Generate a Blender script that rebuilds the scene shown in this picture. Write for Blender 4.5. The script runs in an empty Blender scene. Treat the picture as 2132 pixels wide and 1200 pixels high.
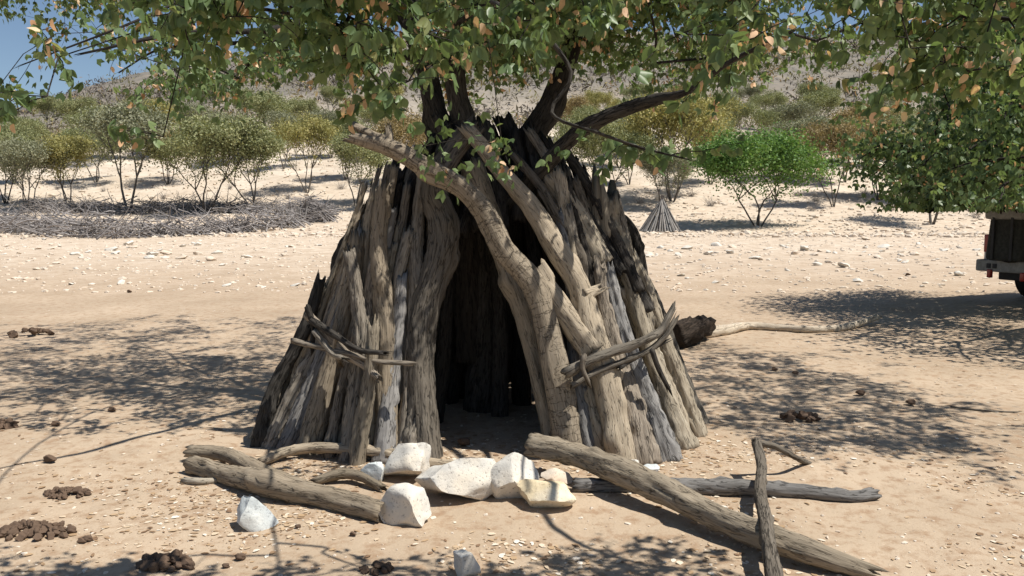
import bpy, math, random
import numpy as np
from mathutils import Vector
R = math.radians
sc = bpy.context.scene
# ------------------------------------------------------------------ camera
H, F, PITCH = 1.75, 1658.0, math.atan(160 / 1658.0)
cam = bpy.data.cameras.new('camera'); camo = bpy.data.objects.new('camera', cam)
sc.collection.objects.link(camo); sc.camera = camo
cam.sensor_width = 36; cam.lens = 36 * F / 2132; cam.clip_end = 3000; cam.clip_start = 0.05
camo.location = (0, 0, H); camo.rotation_euler = (math.pi / 2 - PITCH, 0, 0)
# ------------------------------------------------------------------ world, sun
SUN = Vector((0.46, -0.13, 0.88)).normalized()
w = bpy.data.worlds.new('World'); sc.world = w; w.use_nodes = True
nt = w.node_tree; sky = nt.nodes.new('ShaderNodeTexSky'); sky.sky_type = 'NISHITA'; sky.sun_disc = False
sky.sun_elevation = math.asin(SUN.z); sky.sun_rotation = math.atan2(SUN.x, SUN.y)
sky.altitude = 900; sky.dust_density = 0.6; sky.ozone_density = 1.5
bg = nt.nodes['Background']; nt.links.new(sky.outputs[0], bg.inputs[0]); bg.inputs[1].default_value = 0.074
sun = bpy.data.lights.new('sun', 'SUN'); sun.energy = 5.0; sun.angle = R(0.53); sun.color = (1, .95, .87)
suno = bpy.data.objects.new('sun', sun); sc.collection.objects.link(suno)
suno.rotation_euler = SUN.to_track_quat('Z', 'Y').to_euler()
sc.view_settings.view_transform = 'Standard'; sc.view_settings.look = 'None'
sc.view_settings.exposure = 0.38; sc.view_settings.gamma = 1
sc.cycles.max_bounces = 6; sc.cycles.transparent_max_bounces = 6
# ------------------------------------------------------------------ helpers
rng = np.random.default_rng(7); random.seed(7)
col = sc.collection
def h3(i, j, k, s=0):
    n = (i * 374761393 + j * 668265263 + k * 2147483647 + s * 974634777) & 0xffffffff
    n = ((n ^ (n >> 13)) * 1274126177) & 0xffffffff
    n = ((n ^ (n >> 16)) * 2246822519) & 0xffffffff
    return ((n ^ (n >> 15)) & 0xffffff) / float(0xffffff)
def vn(p, s=0):
    p = np.asarray(p, float); f = np.floor(p); t = p - f; t = t * t * (3 - 2 * t); f = f.astype(np.int64)
    out = 0
    for a in (0, 1):
        for b in (0, 1):
            for c in (0, 1):
                wt = (t[:, 0] if a else 1 - t[:, 0]) * (t[:, 1] if b else 1 - t[:, 1]) * (t[:, 2] if c else 1 - t[:, 2])
                out = out + wt * h3(f[:, 0] + a, f[:, 1] + b, f[:, 2] + c, s)
    return out * 2 - 1
def fbm(p, s=0, o=3):
    p = np.asarray(p, float); r = 0; a = 1.0
    for i in range(o): r = r + a * vn(p * 2.03 ** i, s + i); a *= .5
    return r / 1.75
def mesh(name, V, polys, smooth=True):
    """polys: list of int arrays (n,k)"""
    m = bpy.data.meshes.new(name); V = np.asarray(V, np.float32)
    m.vertices.add(len(V)); m.vertices.foreach_set('co', V.ravel())
    li = np.concatenate([np.asarray(p).ravel() for p in polys]).astype(np.int32)
    tot = np.concatenate([np.full(len(p), np.asarray(p).shape[1]) for p in polys]).astype(np.int32)
    st = np.concatenate([[0], np.cumsum(tot)[:-1]]).astype(np.int32)
    m.loops.add(len(li)); m.loops.foreach_set('vertex_index', li)
    m.polygons.add(len(tot)); m.polygons.foreach_set('loop_start', st); m.polygons.foreach_set('loop_total', tot)
    m.polygons.foreach_set('use_smooth', np.full(len(tot), smooth, bool))
    m.update(); m.validate(); return m
def fattr(m, name, arr, vec=False):
    a = m.attributes.new(name, 'FLOAT_VECTOR' if vec else 'FLOAT', 'POINT')
    a.data.foreach_set('vector' if vec else 'value', np.asarray(arr, np.float32).ravel())
def obj(name, data, mat=None, parent=None, label=None, cat=None, group=None, kind=None, loc=None):
    o = bpy.data.objects.new(name, data); col.objects.link(o)
    if data is not None and mat is not None and not data.materials: data.materials.append(mat)
    if parent is not None: o.parent = parent
    if label: o['label'] = label
    if cat: o['category'] = cat
    if group: o['group'] = group
    if kind: o['kind'] = kind
    if loc is not None: o.location = loc
    return o
def ray(px, py):
    d = np.array([(px - 1066) / F, (600 - py) / F, -1.0])
    c, s = math.cos(PITCH), math.sin(PITCH)
    return np.array([d[0], -d[2] * c + d[1] * s, d[2] * s + d[1] * c])
def at(px, py, Y):
    d = ray(px, py); return np.array([0, 0, H]) + d * (Y / d[1])
def terr(x, y):
    x = np.asarray(x, float); y = np.asarray(y, float)
    base = np.interp(y, [-50, 18, 46, 58, 84, 135, 300, 420, 1500], [0, 0, .56, 1.62, 7.0, 17.0, 66, 74, 60])
    xf = np.interp(x / np.maximum(y, 60) * 300, [-400, -193, -140, -101, -48, 40, 400], [.45, .56, .77, .87, .97, 1.0, 1.02])
    k = np.clip((y - 60) / 200, 0, 1)
    z = base * (1 - k + k * xf)
    q = np.stack([x, y, 0 * x], -1).reshape(-1, 3)
    big = fbm(q / 45, 3).reshape(x.shape) * np.clip((y - 60) / 150, 0, 1) * 5
    mid = fbm(q / 6, 5).reshape(x.shape) * np.clip((y - 42) / 40, 0, 1) * .45
    near = (fbm(q / .8, 9).reshape(x.shape) * .022 + np.clip(fbm(q / .33, 15, 2).reshape(x.shape), -.1, .6) * .02 + fbm(q / .14, 11, 2).reshape(x.shape) * .007) * np.clip((30 - y) / 20, 0, 1)
    return z + big + mid + near
def tz(x, y): return float(terr(np.array([x]), np.array([y]))[0])
def hit(px, py):
    d = ray(px, py); Y = np.concatenate([np.arange(2, 30, .02), np.arange(30, 420, .25)])
    X = d[0] / d[1] * Y; Z = H + d[2] / d[1] * Y
    i = np.argmax(Z < terr(X, Y))
    return np.array([X[i], Y[i], float(terr(X[i:i + 1], Y[i:i + 1])[0])])
# ------------------------------------------------------------------ materials
def newmat(name):
    m = bpy.data.materials.new(name); m.use_nodes = True; n = m.node_tree
    b = n.nodes['Principled BSDF']; b.inputs['Roughness'].default_value = .9
    b.inputs['Specular IOR Level'].default_value = .2
    return m, n, b
def node(n, t, **kw):
    x = n.nodes.new(t)
    for k, v in kw.items():
        if k in x.inputs: x.inputs[k].default_value = v
        else: setattr(x, k, v)
    return x
def noise(n, vec, scale, detail=4, rough=.55, dist=0):
    x = node(n, 'ShaderNodeTexNoise', Scale=scale, Detail=detail, Roughness=rough, Distortion=dist)
    if vec is not None: n.links.new(vec, x.inputs['Vector'])
    return x.outputs['Fac']
def ramp(n, fac, stops):
    x = n.nodes.new('ShaderNodeValToRGB'); e = x.color_ramp.elements
    while len(e) < len(stops): e.new(.5)
    for q, (p, c) in zip(e, stops): q.position = p; q.color = (*c, 1) if len(c) == 3 else c
    n.links.new(fac, x.inputs[0]); return x.outputs[0]
def mix(n, fac, a, b, mode='MIX'):
    x = n.nodes.new('ShaderNodeMix'); x.data_type = 'RGBA'; x.blend_type = mode
    for s, v in ((x.inputs[0], fac), (x.inputs[6], a), (x.inputs[7], b)):
        if isinstance(v, (int, float)): s.default_value = v
        elif isinstance(v, tuple): s.default_value = (*v, 1)
        else: n.links.new(v, s)
    return x.outputs[2]
def math_(n, op, a, b=None):
    x = n.nodes.new('ShaderNodeMath'); x.operation = op
    for s, v in ((x.inputs[0], a), (x.inputs[1], b)):
        if v is None: continue
        if isinstance(v, (int, float)): s.default_value = v
        else: n.links.new(v, s)
    return x.outputs[0]
def bump(n, b, hgt, strength=.4, dist=.01):
    x = node(n, 'ShaderNodeBump', Strength=strength, Distance=dist)
    n.links.new(hgt, x.inputs['Height']); n.links.new(x.outputs[0], b.inputs['Normal'])
def attr(n, name):
    x = n.nodes.new('ShaderNodeAttribute'); x.attribute_name = name; return x
def wood(name, light, mid, dark, crack=1.0, cross=False, bark=0.0):
    m, n, b = newmat(name); g = attr(n, 'grain').outputs['Vector']
    oi = n.nodes.new('ShaderNodeObjectInfo')
    f1 = noise(n, g, 120, 6, .7); f2 = noise(n, g, 11, 4)
    c = ramp(n, f1, [(.28, dark), (.45, mid), (.68, light)])
    c = mix(n, ramp(n, f2, [(.35, (0, 0, 0)), (.7, (.8, .8, .8))]), c, tuple(x * .8 for x in mid), 'MIX')
    v = math_(n, 'ADD', math_(n, 'MULTIPLY', oi.outputs['Random'], .6), .5)
    c = mix(n, 1.0, c, ramp(n, v, [(0, (0, 0, 0)), (1, (1, 1, 1))]), 'MULTIPLY')
    c = mix(n, math_(n, 'MULTIPLY', math_(n, 'FRACT', math_(n, 'MULTIPLY', oi.outputs['Random'], 7.3)), .55), c, mix(n, 1.0, c, (.82, .92, 1.0), 'MULTIPLY'))
    ck = math_(n, 'ABSOLUTE', math_(n, 'SUBTRACT', noise(n, g, 34, 3, .55), .5))
    ckm = ramp(n, ck, [(.0, (0, 0, 0)), (.007 * crack, (.15, .15, .15)), (.019 * crack, (1, 1, 1))])
    c = mix(n, 1.0, c, mix(n, .6, (1, 1, 1), ckm), 'MULTIPLY')
    hh = mix(n, .5, f1, ckm)
    if cross:
        cr = attr(n, 'cross').outputs['Vector']
        k = math_(n, 'ABSOLUTE', math_(n, 'SUBTRACT', noise(n, cr, 6, 3, .55), .5))
        km = ramp(n, k, [(0, (0, 0, 0)), (.005, (.2, .2, .2)), (.014, (1, 1, 1))])
        c = mix(n, 1.0, c, mix(n, .6, (1, 1, 1), km), 'MULTIPLY'); hh = mix(n, .5, hh, km)
    n.links.new(c, b.inputs['Base Color']); bump(n, b, hh, .8, .012 + .015 * bark)
    return m
M = {}
M['tan'] = wood('wood_tan', (.54, .455, .345), (.39, .315, .225), (.15, .115, .085))
M['tancross'] = wood('wood_tan_checked', (.55, .465, .355), (.40, .325, .235), (.16, .125, .09), cross=True)
M['grey'] = wood('wood_grey', (.42, .365, .295), (.27, .225, .175), (.08, .066, .052), 1.4, bark=.5)
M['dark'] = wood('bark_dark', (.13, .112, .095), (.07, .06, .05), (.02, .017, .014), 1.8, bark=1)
M['pale'] = wood('wood_pale', (.62, .55, .45), (.50, .42, .32), (.30, .23, .16), .7)
M['silver'] = wood('wood_silver', (.46, .43, .40), (.32, .295, .27), (.13, .115, .10), 1.2)
M['burnt'] = wood('wood_burnt', (.10, .07, .05), (.05, .035, .025), (.012, .01, .008), 1.6, bark=1)
M['stem'] = wood('stem_bark', (.24, .21, .18), (.16, .138, .118), (.06, .05, .042), 1.5)
def simple(name, c, rough=.8, spec=.2, var=.35, scale=8, metal=0):
    m, n, b = newmat(name); tc = n.nodes.new('ShaderNodeTexCoord')
    f = noise(n, tc.outputs['Object'], scale, 5)
    lo = tuple(x * (1 - var) for x in c); hi = tuple(min(1, x * (1 + var)) for x in c)
    n.links.new(ramp(n, f, [(.3, lo), (.7, hi)]), b.inputs['Base Color'])
    b.inputs['Roughness'].default_value = rough; b.inputs['Specular IOR Level'].default_value = spec
    b.inputs['Metallic'].default_value = metal; return m
def stone(name, c, speck, warm):
    m, n, b = newmat(name); tc = n.nodes.new('ShaderNodeTexCoord'); o = tc.outputs['Object']
    f = noise(n, o, 9, 5, .6); s = noise(n, o, 55, 4, .7); q = noise(n, o, 4, 2)
    cc = ramp(n, f, [(.3, tuple(x * .78 for x in c)), (.65, c)])
    cc = mix(n, ramp(n, q, [(.45, (0, 0, 0)), (.65, (.7, .7, .7))]), cc, warm)
    cc = mix(n, ramp(n, s, [(.33, (.9, .9, .9)), (.43, (0, 0, 0))]), cc, speck)
    n.links.new(cc, b.inputs['Base Color']); bump(n, b, mix(n, .5, f, s), .6, .012); return m
M['stone_white'] = stone('stone_white', (.64, .615, .56), (.22, .20, .18), (.70, .62, .50))
M['stone_blue'] = stone('stone_blue', (.56, .60, .60), (.22, .23, .24), (.62, .62, .58))
M['stone_yellow'] = stone('stone_yellow', (.72, .60, .40), (.32, .22, .13), (.74, .68, .56))
M['rock'] = stone('rock_pale', (.66, .58, .48), (.35, .27, .2), (.55, .42, .30))
M['dung'] = simple('dung', (.12, .082, .058), .95, .1, .5, 40)
M['dungdry'] = simple('dung_dry', (.16, .105, .065), .95, .1, .5, 40)
def ground_mat():
    m, n, b = newmat('ground_sand'); geo = n.nodes.new('ShaderNodeNewGeometry'); P = geo.outputs['Position']
    sp = n.nodes.new('ShaderNodeSeparateXYZ'); n.links.new(P, sp.inputs[0]); Y = sp.outputs[1]
    a = noise(n, P, .6, 6, .6); g = noise(n, P, 45, 6, .75); g2 = noise(n, P, 9, 5, .7)
    near = ramp(n, a, [(.3, (.345, .265, .185)), (.7, (.475, .375, .272))])
    near = mix(n, ramp(n, g2, [(.34, (.9, .9, .9)), (.52, (0, 0, 0))]), near, (.30, .20, .125))
    near = mix(n, ramp(n, g, [(.30, (.75, .75, .75)), (.42, (0, 0, 0))]), near, (.22, .15, .10))
    near = mix(n, ramp(n, g, [(.62, (0, 0, 0)), (.72, (.7, .7, .7))]), near, (.66, .55, .42))
    pale = ramp(n, noise(n, P, 2.2, 6, .75), [(.32, (.33, .25, .18)), (.48, (.50, .405, .305)), (.7, (.64, .56, .46))])
    yy = math_(n, 'ADD', Y, math_(n, 'MULTIPLY', math_(n, 'SUBTRACT', noise(n, P, .25, 4), .5), 14))
    def step(lo, hi):
        x = node(n, 'ShaderNodeMapRange'); n.links.new(yy, x.inputs[0]); x.inputs[1].default_value = lo; x.inputs[2].default_value = hi
        return x.outputs[0]
    c = mix(n, step(16, 32), near, pale)
    slope = ramp(n, noise(n, P, .35, 7, .75), [(.28, (.24, .19, .145)), (.42, (.46, .385, .30)), (.65, (.62, .545, .45))])
    c = mix(n, step(50, 75), c, slope)
    hill = ramp(n, noise(n, P, .11, 8, .75), [(.3, (.10, .092, .078)), (.5, (.185, .168, .142)), (.66, (.25, .21, .165)), (.8, (.34, .30, .25))])
    c = mix(n, step(100, 165), c, hill)
    n.links.new(c, b.inputs['Base Color']); bump(n, b, mix(n, .5, g, g2), .55, .02); return m
M['ground'] = ground_mat()
def leafmat(name, stops, trans=.35, rough=.5):
    m, n, b = newmat(name); t = attr(n, 'tint').outputs['Fac']; oi = n.nodes.new('ShaderNodeObjectInfo')
    c = ramp(n, t, stops)
    n.links.new(c, b.inputs['Base Color']); b.inputs['Roughness'].default_value = rough; b.inputs['Specular IOR Level'].default_value = .35
    tr = n.nodes.new('ShaderNodeBsdfTranslucent'); n.links.new(mix(n, 1.0, c, (1.0, 1.0, .55), 'MULTIPLY'), tr.inputs[0])
    ms = n.nodes.new('ShaderNodeMixShader'); ms.inputs[0].default_value = trans
    n.links.new(b.outputs[0], ms.inputs[1]); n.links.new(tr.outputs[0], ms.inputs[2])
    n.links.new(ms.outputs[0], n.nodes['Material Output'].inputs[0]); return m
M['leaf'] = leafmat('mopane_leaf', [(0, (.08, .13, .055)), (.5, (.16, .235, .10)), (.85, (.26, .33, .15)), (1, (.38, .38, .18))], .4, .42)
M['pod'] = leafmat('dry_pod', [(0, (.45, .25, .13)), (.5, (.72, .48, .30)), (1, (.85, .68, .48))], .3, .7)
M['crown_olive'] = leafmat('crown_olive', [(0, (.15, .17, .08)), (.6, (.27, .29, .14)), (1, (.42, .41, .22))], .25, .7)
M['crown_yellow'] = leafmat('crown_yellow', [(0, (.21, .20, .08)), (.6, (.36, .34, .13)), (1, (.50, .43, .18))], .25, .7)
M['crown_rust'] = leafmat('crown_rust', [(0, (.19, .15, .08)), (.6, (.33, .26, .13)), (1, (.48, .36, .2))], .25, .7)
M['crown_green'] = leafmat('crown_green', [(0, (.06, .13, .03)), (.6, (.13, .25, .06)), (1, (.27, .38, .12))], .3, .6)
M['crown_grey'] = leafmat('crown_grey', [(0, (.15, .16, .10)), (.6, (.26, .27, .17)), (1, (.38, .37, .26))], .2, .7)
M['scrub'] = leafmat('scrub_mixed', [(0, (.12, .10, .09)), (.35, (.22, .19, .17)), (.55, (.16, .15, .07)), (.8, (.26, .24, .11)), (1, (.32, .20, .09))], .15, .8)
M['twig_grey'] = simple('twig_grey', (.27, .245, .225), .9, .1, .4, 3)
M['litter'] = leafmat('litter', [(0, (.20, .12, .07)), (.4, (.42, .29, .17)), (.75, (.62, .50, .36)), (1, (.75, .70, .62))], .1, .8)
# ------------------------------------------------------------------ ground
def graded(lo, a, b, hi, fine, grow):
    c = list(np.arange(a, b, fine)); s = fine; x = a
    L = []
    while x > lo: s *= grow; x -= s; L.append(x)
    s = fine; x = c[-1]; U = []
    while x < hi: s *= grow; x += s; U.append(x)
    return np.array(L[::-1] + c + U)
gx = graded(-700, -4.5, 4.5, 700, .045, 1.035); gy = graded(-60, 3.2, 8.5, 900, .045, 1.022)
GX, GY = np.meshgrid(gx, gy); GZ = terr(GX, GY)
idx = np.arange(GX.size).reshape(GX.shape)
q = np.stack([idx[:-1, :-1], idx[:-1, 1:], idx[1:, 1:], idx[1:, :-1]], -1).reshape(-1, 4)
obj('ground', mesh('ground', np.stack([GX, GY, GZ], -1).reshape(-1, 3), [q]), M['ground'], kind='structure',
    label='bare sandy ground rising to a stony scrub hillside', cat='ground')
def terr(x, y):
    x = np.asarray(x, float); y = np.asarray(y, float)
    i = np.clip(np.searchsorted(gx, x) - 1, 0, len(gx) - 2); j = np.clip(np.searchsorted(gy, y) - 1, 0, len(gy) - 2)
    u = np.clip((x - gx[i]) / (gx[i + 1] - gx[i]), 0, 1); v = np.clip((y - gy[j]) / (gy[j + 1] - gy[j]), 0, 1)
    return (GZ[j, i] * (1 - u) + GZ[j, i + 1] * u) * (1 - v) + (GZ[j + 1, i] * (1 - u) + GZ[j + 1, i + 1] * u) * v
# ------------------------------------------------------------------ log builder
def resample(P, rad, step):
    P = np.asarray(P, float); rad = np.asarray(rad, float); n = len(P)
    t = np.concatenate([[0], np.cumsum(np.linalg.norm(np.diff(P, axis=0), axis=1))])
    m = max(6, int(t[-1] / step)); s = np.linspace(0, t[-1], m)
    # catmull-rom
    Pe = np.vstack([2 * P[0] - P[1], P, 2 * P[-1] - P[-2]])
    k = np.clip(np.searchsorted(t, s, 'right') - 1, 0, n - 2)
    u = ((s - t[k]) / (t[k + 1] - t[k]))[:, None]
    a, b, c, d = Pe[k], Pe[k + 1], Pe[k + 2], Pe[k + 3]
    Q = .5 * (2 * b + (c - a) * u + (2 * a - 5 * b + 4 * c - d) * u ** 2 + (3 * b - a - 3 * c + d) * u ** 3)
    return Q, np.interp(s, t, rad), s
def logmesh(P, rad, seed=0, rough=.16, nu=40, step=.028, jag=(.02, .06), lobes=.11):
    Q, r, s = resample(P, rad, step); n = len(Q)
    T = np.gradient(Q, axis=0); T /= np.linalg.norm(T, axis=1)[:, None]
    N = np.zeros_like(T); v = np.cross(T[0], [.3, 1, .2]); N[0] = v / np.linalg.norm(v)
    for i in range(1, n):
        v = N[i - 1] - T[i] * N[i - 1].dot(T[i]); N[i] = v / np.linalg.norm(v)
    B = np.cross(T, N); th = np.linspace(0, 2 * np.pi, nu, endpoint=False)
    tw = s[:, None] * (.5 * math.sin(seed * 1.7)) + th[None]
    C, S = np.cos(tw), np.sin(tw); rm = float(np.mean(r))
    dirv = np.stack([C, S], -1)
    o = np.array([seed * 7.31, seed * 3.17, seed * 1.93])
    g = np.stack([C * 1.0, S * 1.0, np.broadcast_to(s[:, None] / rm * .35, C.shape)], -1).reshape(-1, 3) + o
    lob = fbm(g * np.array([1.0, 1.0, .6]), seed, 2).reshape(C.shape)
    rid = 1 - 2 * np.abs(vn(g * np.array([4.2, 4.2, 1.7]) + .5 * lob.reshape(-1, 1), seed + 5)).reshape(C.shape)
    fine = fbm(g * np.array([7, 7, 3.0]), seed + 9, 2).reshape(C.shape)
    kn = np.clip(vn(g * np.array([1.3, 1.3, 1.1]) + 9, seed + 13).reshape(C.shape) - .55, 0, 1) * 1.1
    fis = np.abs(vn(g * np.array([2.6, 2.6, .45]) + .35 * lob.reshape(-1, 1), seed + 21)).reshape(C.shape); fis = np.exp(-(fis / .07) ** 2) * np.clip(vn(g * np.array([.8, .8, .5]) + 31, seed + 23).reshape(C.shape) + .35, 0, 1)
    RR = r[:, None] * (1 - min(1.0, rough * 4) * .26 * fis) * (1 + lobes * 1.7 * lob + rough * .45 * (rid - .4) + rough * .75 * fine + kn)
    V = Q[:, None] + RR[..., None] * (N[:, None] * np.cos(th)[None, :, None] + B[:, None] * np.sin(th)[None, :, None])
    spk = np.abs(vn(np.stack([np.cos(th) * 2.2, np.sin(th) * 2.2, th * 0], -1) + o, seed + 3))
    V[0] -= T[0] * (jag[0] * spk * 2)[:, None]; V[-1] += T[-1] * (jag[1] * spk * 2.4)[:, None]
    V = np.vstack([V.reshape(-1, 3), Q[0] + T[0] * .01, Q[-1] - T[-1] * min(.03, jag[1])])
    ii = np.arange(n * nu).reshape(n, nu); jj = np.roll(ii, -1, 1)
    quads = np.stack([ii[:-1], jj[:-1], jj[1:], ii[1:]], -1).reshape(-1, 4)
    t0 = np.stack([jj[0], ii[0], np.full(nu, n * nu)], -1); t1 = np.stack([ii[-1], jj[-1], np.full(nu, n * nu + 1)], -1)
    m = mesh('log', V, [quads, t0, t1])
    off = rng.random(3) * 50
    gr = np.stack([C * rm, S * rm, np.broadcast_to(s[:, None] * .11, C.shape)], -1).reshape(-1, 3)
    cr = np.stack([C * rm * .9, S * rm * .9, np.broadcast_to(s[:, None] * 3.2, C.shape)], -1).reshape(-1, 3)
    e = np.zeros((2, 3)); fattr(m, 'grain', np.vstack([gr, e]) + off, True); fattr(m, 'cross', np.vstack([cr, e]) + off, True)
    return m
def merge(ms):
    """join several log meshes into one mesh (forked logs)"""
    import bmesh
    bm = bmesh.new()
    for x in ms: bm.from_mesh(x)
    r = bpy.data.meshes.new('log'); bm.to_mesh(r); bm.free(); return r
# ------------------------------------------------------------------ shelter
APEXD = 6.45
shelter = obj('log_shelter', None, label='conical shelter of weathered upright logs built round a tree', cat='shelter', loc=(0, 0, 0))
cnt = [0]
def pts_on_cone(pp, d0=None, d1=APEXD, topy=285):
    b = pp[0]; base = hit(b[0], b[1]) if d0 is None else at(b[0], b[1], d0)
    D0 = base[1]; out = []
    for (x, y) in pp:
        f = (b[1] - y) / (b[1] - topy); out.append(at(x, y, D0 + (d1 - D0) * f))
    out[0][2] -= .03
    return out
def hlog(pp, wd, mat, d0=None, d1=APEXD, rough=.16, fork=None, name='log', off=0, **k):
    cnt[0] += 1; P = pts_on_cone(pp, d0, d1)
    if off == 0 and cnt[0] % 2 and d0 is None: off = .07
    if off > -.01: wd = [x * .7 for x in wd]
    if off: P = [p + np.array([0, off, 0]) for p in P]
    rad = [w_ * .5 * p[1] / F for w_, p in zip(np.interp(np.linspace(0, 1, len(P)), np.linspace(0, 1, len(wd)), wd), P)]
    ms = [logmesh(P, rad, cnt[0], rough, **k)]
    for (fp, fw) in (fork or []):
        FP = []
        for (x, y) in fp:
            f = (pp[0][1] - y) / (pp[0][1] - 285); FP.append(at(x, y, P[0][1] + (d1 - P[0][1]) * f + off))
        ms.append(logmesh(FP, [w_ * .5 * p[1] / F for w_, p in zip(np.linspace(fw[0], fw[1], len(FP)), FP)], cnt[0] + 50, rough, **k))
    m = ms[0] if len(ms) == 1 else merge(ms)
    return obj(name, m, M[mat], shelter)
# left flank
hlog([(535, 918), (590, 800), (645, 680), (700, 570), (735, 480)], [70, 52, 44, 40, 34], 'tan', rough=.3)
hlog([(560, 930), (620, 810), (675, 700), (715, 600), (735, 520)], [62, 46, 42, 40], 'grey', rough=.3)
hlog([(592, 940), (650, 800), (700, 680), (735, 570), (752, 490)], [74, 54, 46, 40], 'silver', rough=.3, d1=6.3)
hlog([(640, 946), (678, 810), (710, 690), (738, 580), (745, 500)], [80, 60, 44, 38], 'tan', rough=.22, d1=6.2)
hlog([(690, 950), (712, 830), (728, 700), (750, 590), (765, 470), (776, 400)], [58, 50, 42, 36, 26], 'tan', d1=6.2)
hlog([(728, 956), (742, 830), (752, 700), (740, 600), (728, 530)], [70, 62, 50, 40, 34], 'grey', rough=.24, d1=6.1)
hlog([(765, 958), (772, 830), (762, 690), (770, 590), (790, 470)], [46, 42, 40, 38, 34], 'grey', d1=6.1)
hlog([(745, 962), (762, 860), (775, 760), (780, 680)], [34, 32, 28, 24], 'tan', d1=5.9, off=-.06)
hlog([(813, 950), (806, 840), (805, 700), (795, 590), (790, 500), (800, 400)], [50, 46, 44, 40, 36, 30], 'tan', d1=6.2, off=-.04)
hlog([(846, 945), (832, 830), (838, 700), (828, 590), (850, 490)], [30, 34, 36, 36, 34], 'grey', d1=6.2)
hlog([(888, 950), (880, 840), (876, 740), (888, 640), (918, 540), (925, 470), (905, 400), (935, 330), (985, 270)],
     [68, 60, 58, 58, 62, 62, 54, 48, 38], 'grey', rough=.2, d1=6.3, nu=34, off=-.05)
hlog([(800, 950), (795, 880), (790, 800)], [16, 16, 12], 'tan', d1=5.9, off=-.03)
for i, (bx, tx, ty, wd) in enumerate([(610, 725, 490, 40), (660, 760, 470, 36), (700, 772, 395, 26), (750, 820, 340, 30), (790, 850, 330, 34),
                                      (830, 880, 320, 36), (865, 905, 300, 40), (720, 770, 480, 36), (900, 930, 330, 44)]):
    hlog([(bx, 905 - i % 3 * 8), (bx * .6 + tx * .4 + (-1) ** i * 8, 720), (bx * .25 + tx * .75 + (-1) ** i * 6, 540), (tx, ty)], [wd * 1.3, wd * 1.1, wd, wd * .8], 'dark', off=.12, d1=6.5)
# doorway right jamb, bent and forked at the top
hlog([(1192, 950), (1172, 850), (1150, 740), (1135, 660), (1108, 590), (1050, 520), (1015, 450), (965, 392), (890, 350), (815, 310), (742, 290)],
     [64, 60, 58, 54, 54, 50, 44, 42, 42, 38, 22], 'tancross', d1=6.0, rough=.1, off=-.1, nu=34,
     fork=[([(830, 320), (790, 292), (745, 266)], (30, 16)), ([(815, 312), (810, 285)], (26, 18))])
hlog([(1152, 940), (1134, 830), (1108, 720), (1080, 620), (1045, 520), (1010, 430), (985, 350)], [58, 56, 58, 62, 70, 76, 76], 'tan', d1=6.35, rough=.12, nu=32)
hlog([(1296, 968), (1280, 880), (1255, 770), (1222, 680), (1205, 600), (1160, 520), (1105, 430), (1050, 365), (975, 275)],
     [60, 58, 60, 66, 50, 46, 42, 36, 24], 'tan', d1=6.2, rough=.12, nu=32, off=-.05,
     fork=[([(1235, 730), (1190, 672), (1155, 625), (1125, 578)], (58, 38)), ([(1218, 615), (1240, 605)], (40, 16))])
hlog([(1225, 955), (1215, 880), (1205, 800)], [18, 16, 14], 'grey', d1=6)
hlog([(1215, 600), (1208, 530), (1165, 460), (1125, 390), (1075, 330)], [30, 32, 30, 28, 24], 'grey', d0=5.9, d1=6.3)
hlog([(1215, 700), (1212, 610), (1200, 520), (1185, 440)], [30, 30, 28, 22], 'grey', d0=5.9, d1=6.2)
hlog([(1400, 915), (1368, 800), (1335, 680), (1300, 570), (1262, 490), (1255, 425)], [86, 74, 70, 84, 96, 90], 'tan', d1=6.5, rough=.3, nu=34, jag=(.02, .16))
hlog([(1345, 968), (1318, 860), (1290, 760), (1268, 670), (1250, 570)], [110, 80, 60, 52, 44], 'grey', rough=.34, d1=6.3, nu=34, jag=(.05, .1))
hlog([(1392, 955), (1352, 850), (1312, 740), (1285, 650), (1268, 575)], [96, 74, 56, 46, 40], 'silver', rough=.34, d1=6.3, nu=34)
hlog([(1425, 935), (1385, 820), (1345, 700), (1318, 600), (1300, 560)], [84, 66, 54, 46, 40], 'tan', rough=.32, d1=6.4, nu=32)
hlog([(1452, 905), (1412, 800), (1375, 690), (1340, 590), (1318, 540)], [70, 56, 46, 38, 30], 'tan', rough=.3, d1=6.5)
hlog([(1466, 885), (1425, 790), (1392, 690), (1355, 600), (1325, 550)], [50, 40, 32, 28, 24], 'grey', rough=.24, d1=6.6)
hlog([(1330, 790), (1290, 690), (1265, 610), (1245, 560)], [50, 46, 46, 44], 'tan', d0=5.85, d1=6.4, jag=(.02, .12), rough=.3)
hlog([(1255, 540), (1200, 450), (1145, 372)], [70, 72, 62], 'tan', d0=6.1, d1=6.35)
hlog([(1300, 560), (1245, 450), (1195, 340)], [40, 40, 32], 'dark', d0=6.3, d1=6.5)
hlog([(1262, 540), (1246, 470), (1240, 392)], [30, 26, 24], 'dark', d0=6.5, d1=6.6)
hlog([(1318, 570), (1300, 490), (1284, 420)], [34, 30, 26], 'grey', d0=6.4, d1=6.6, jag=(.02, .1))
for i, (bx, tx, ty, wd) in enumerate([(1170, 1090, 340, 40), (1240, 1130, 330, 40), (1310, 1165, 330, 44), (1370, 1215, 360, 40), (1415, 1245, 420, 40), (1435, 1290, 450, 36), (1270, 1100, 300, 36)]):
    hlog([(bx, 905 - i % 3 * 10), (bx * .6 + tx * .4 + (-1) ** i * 8, 700), (bx * .25 + tx * .75, 500), (tx, ty)], [wd * 1.3, wd * 1.1, wd, wd * .8], 'dark', off=.14, d1=6.6)
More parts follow.
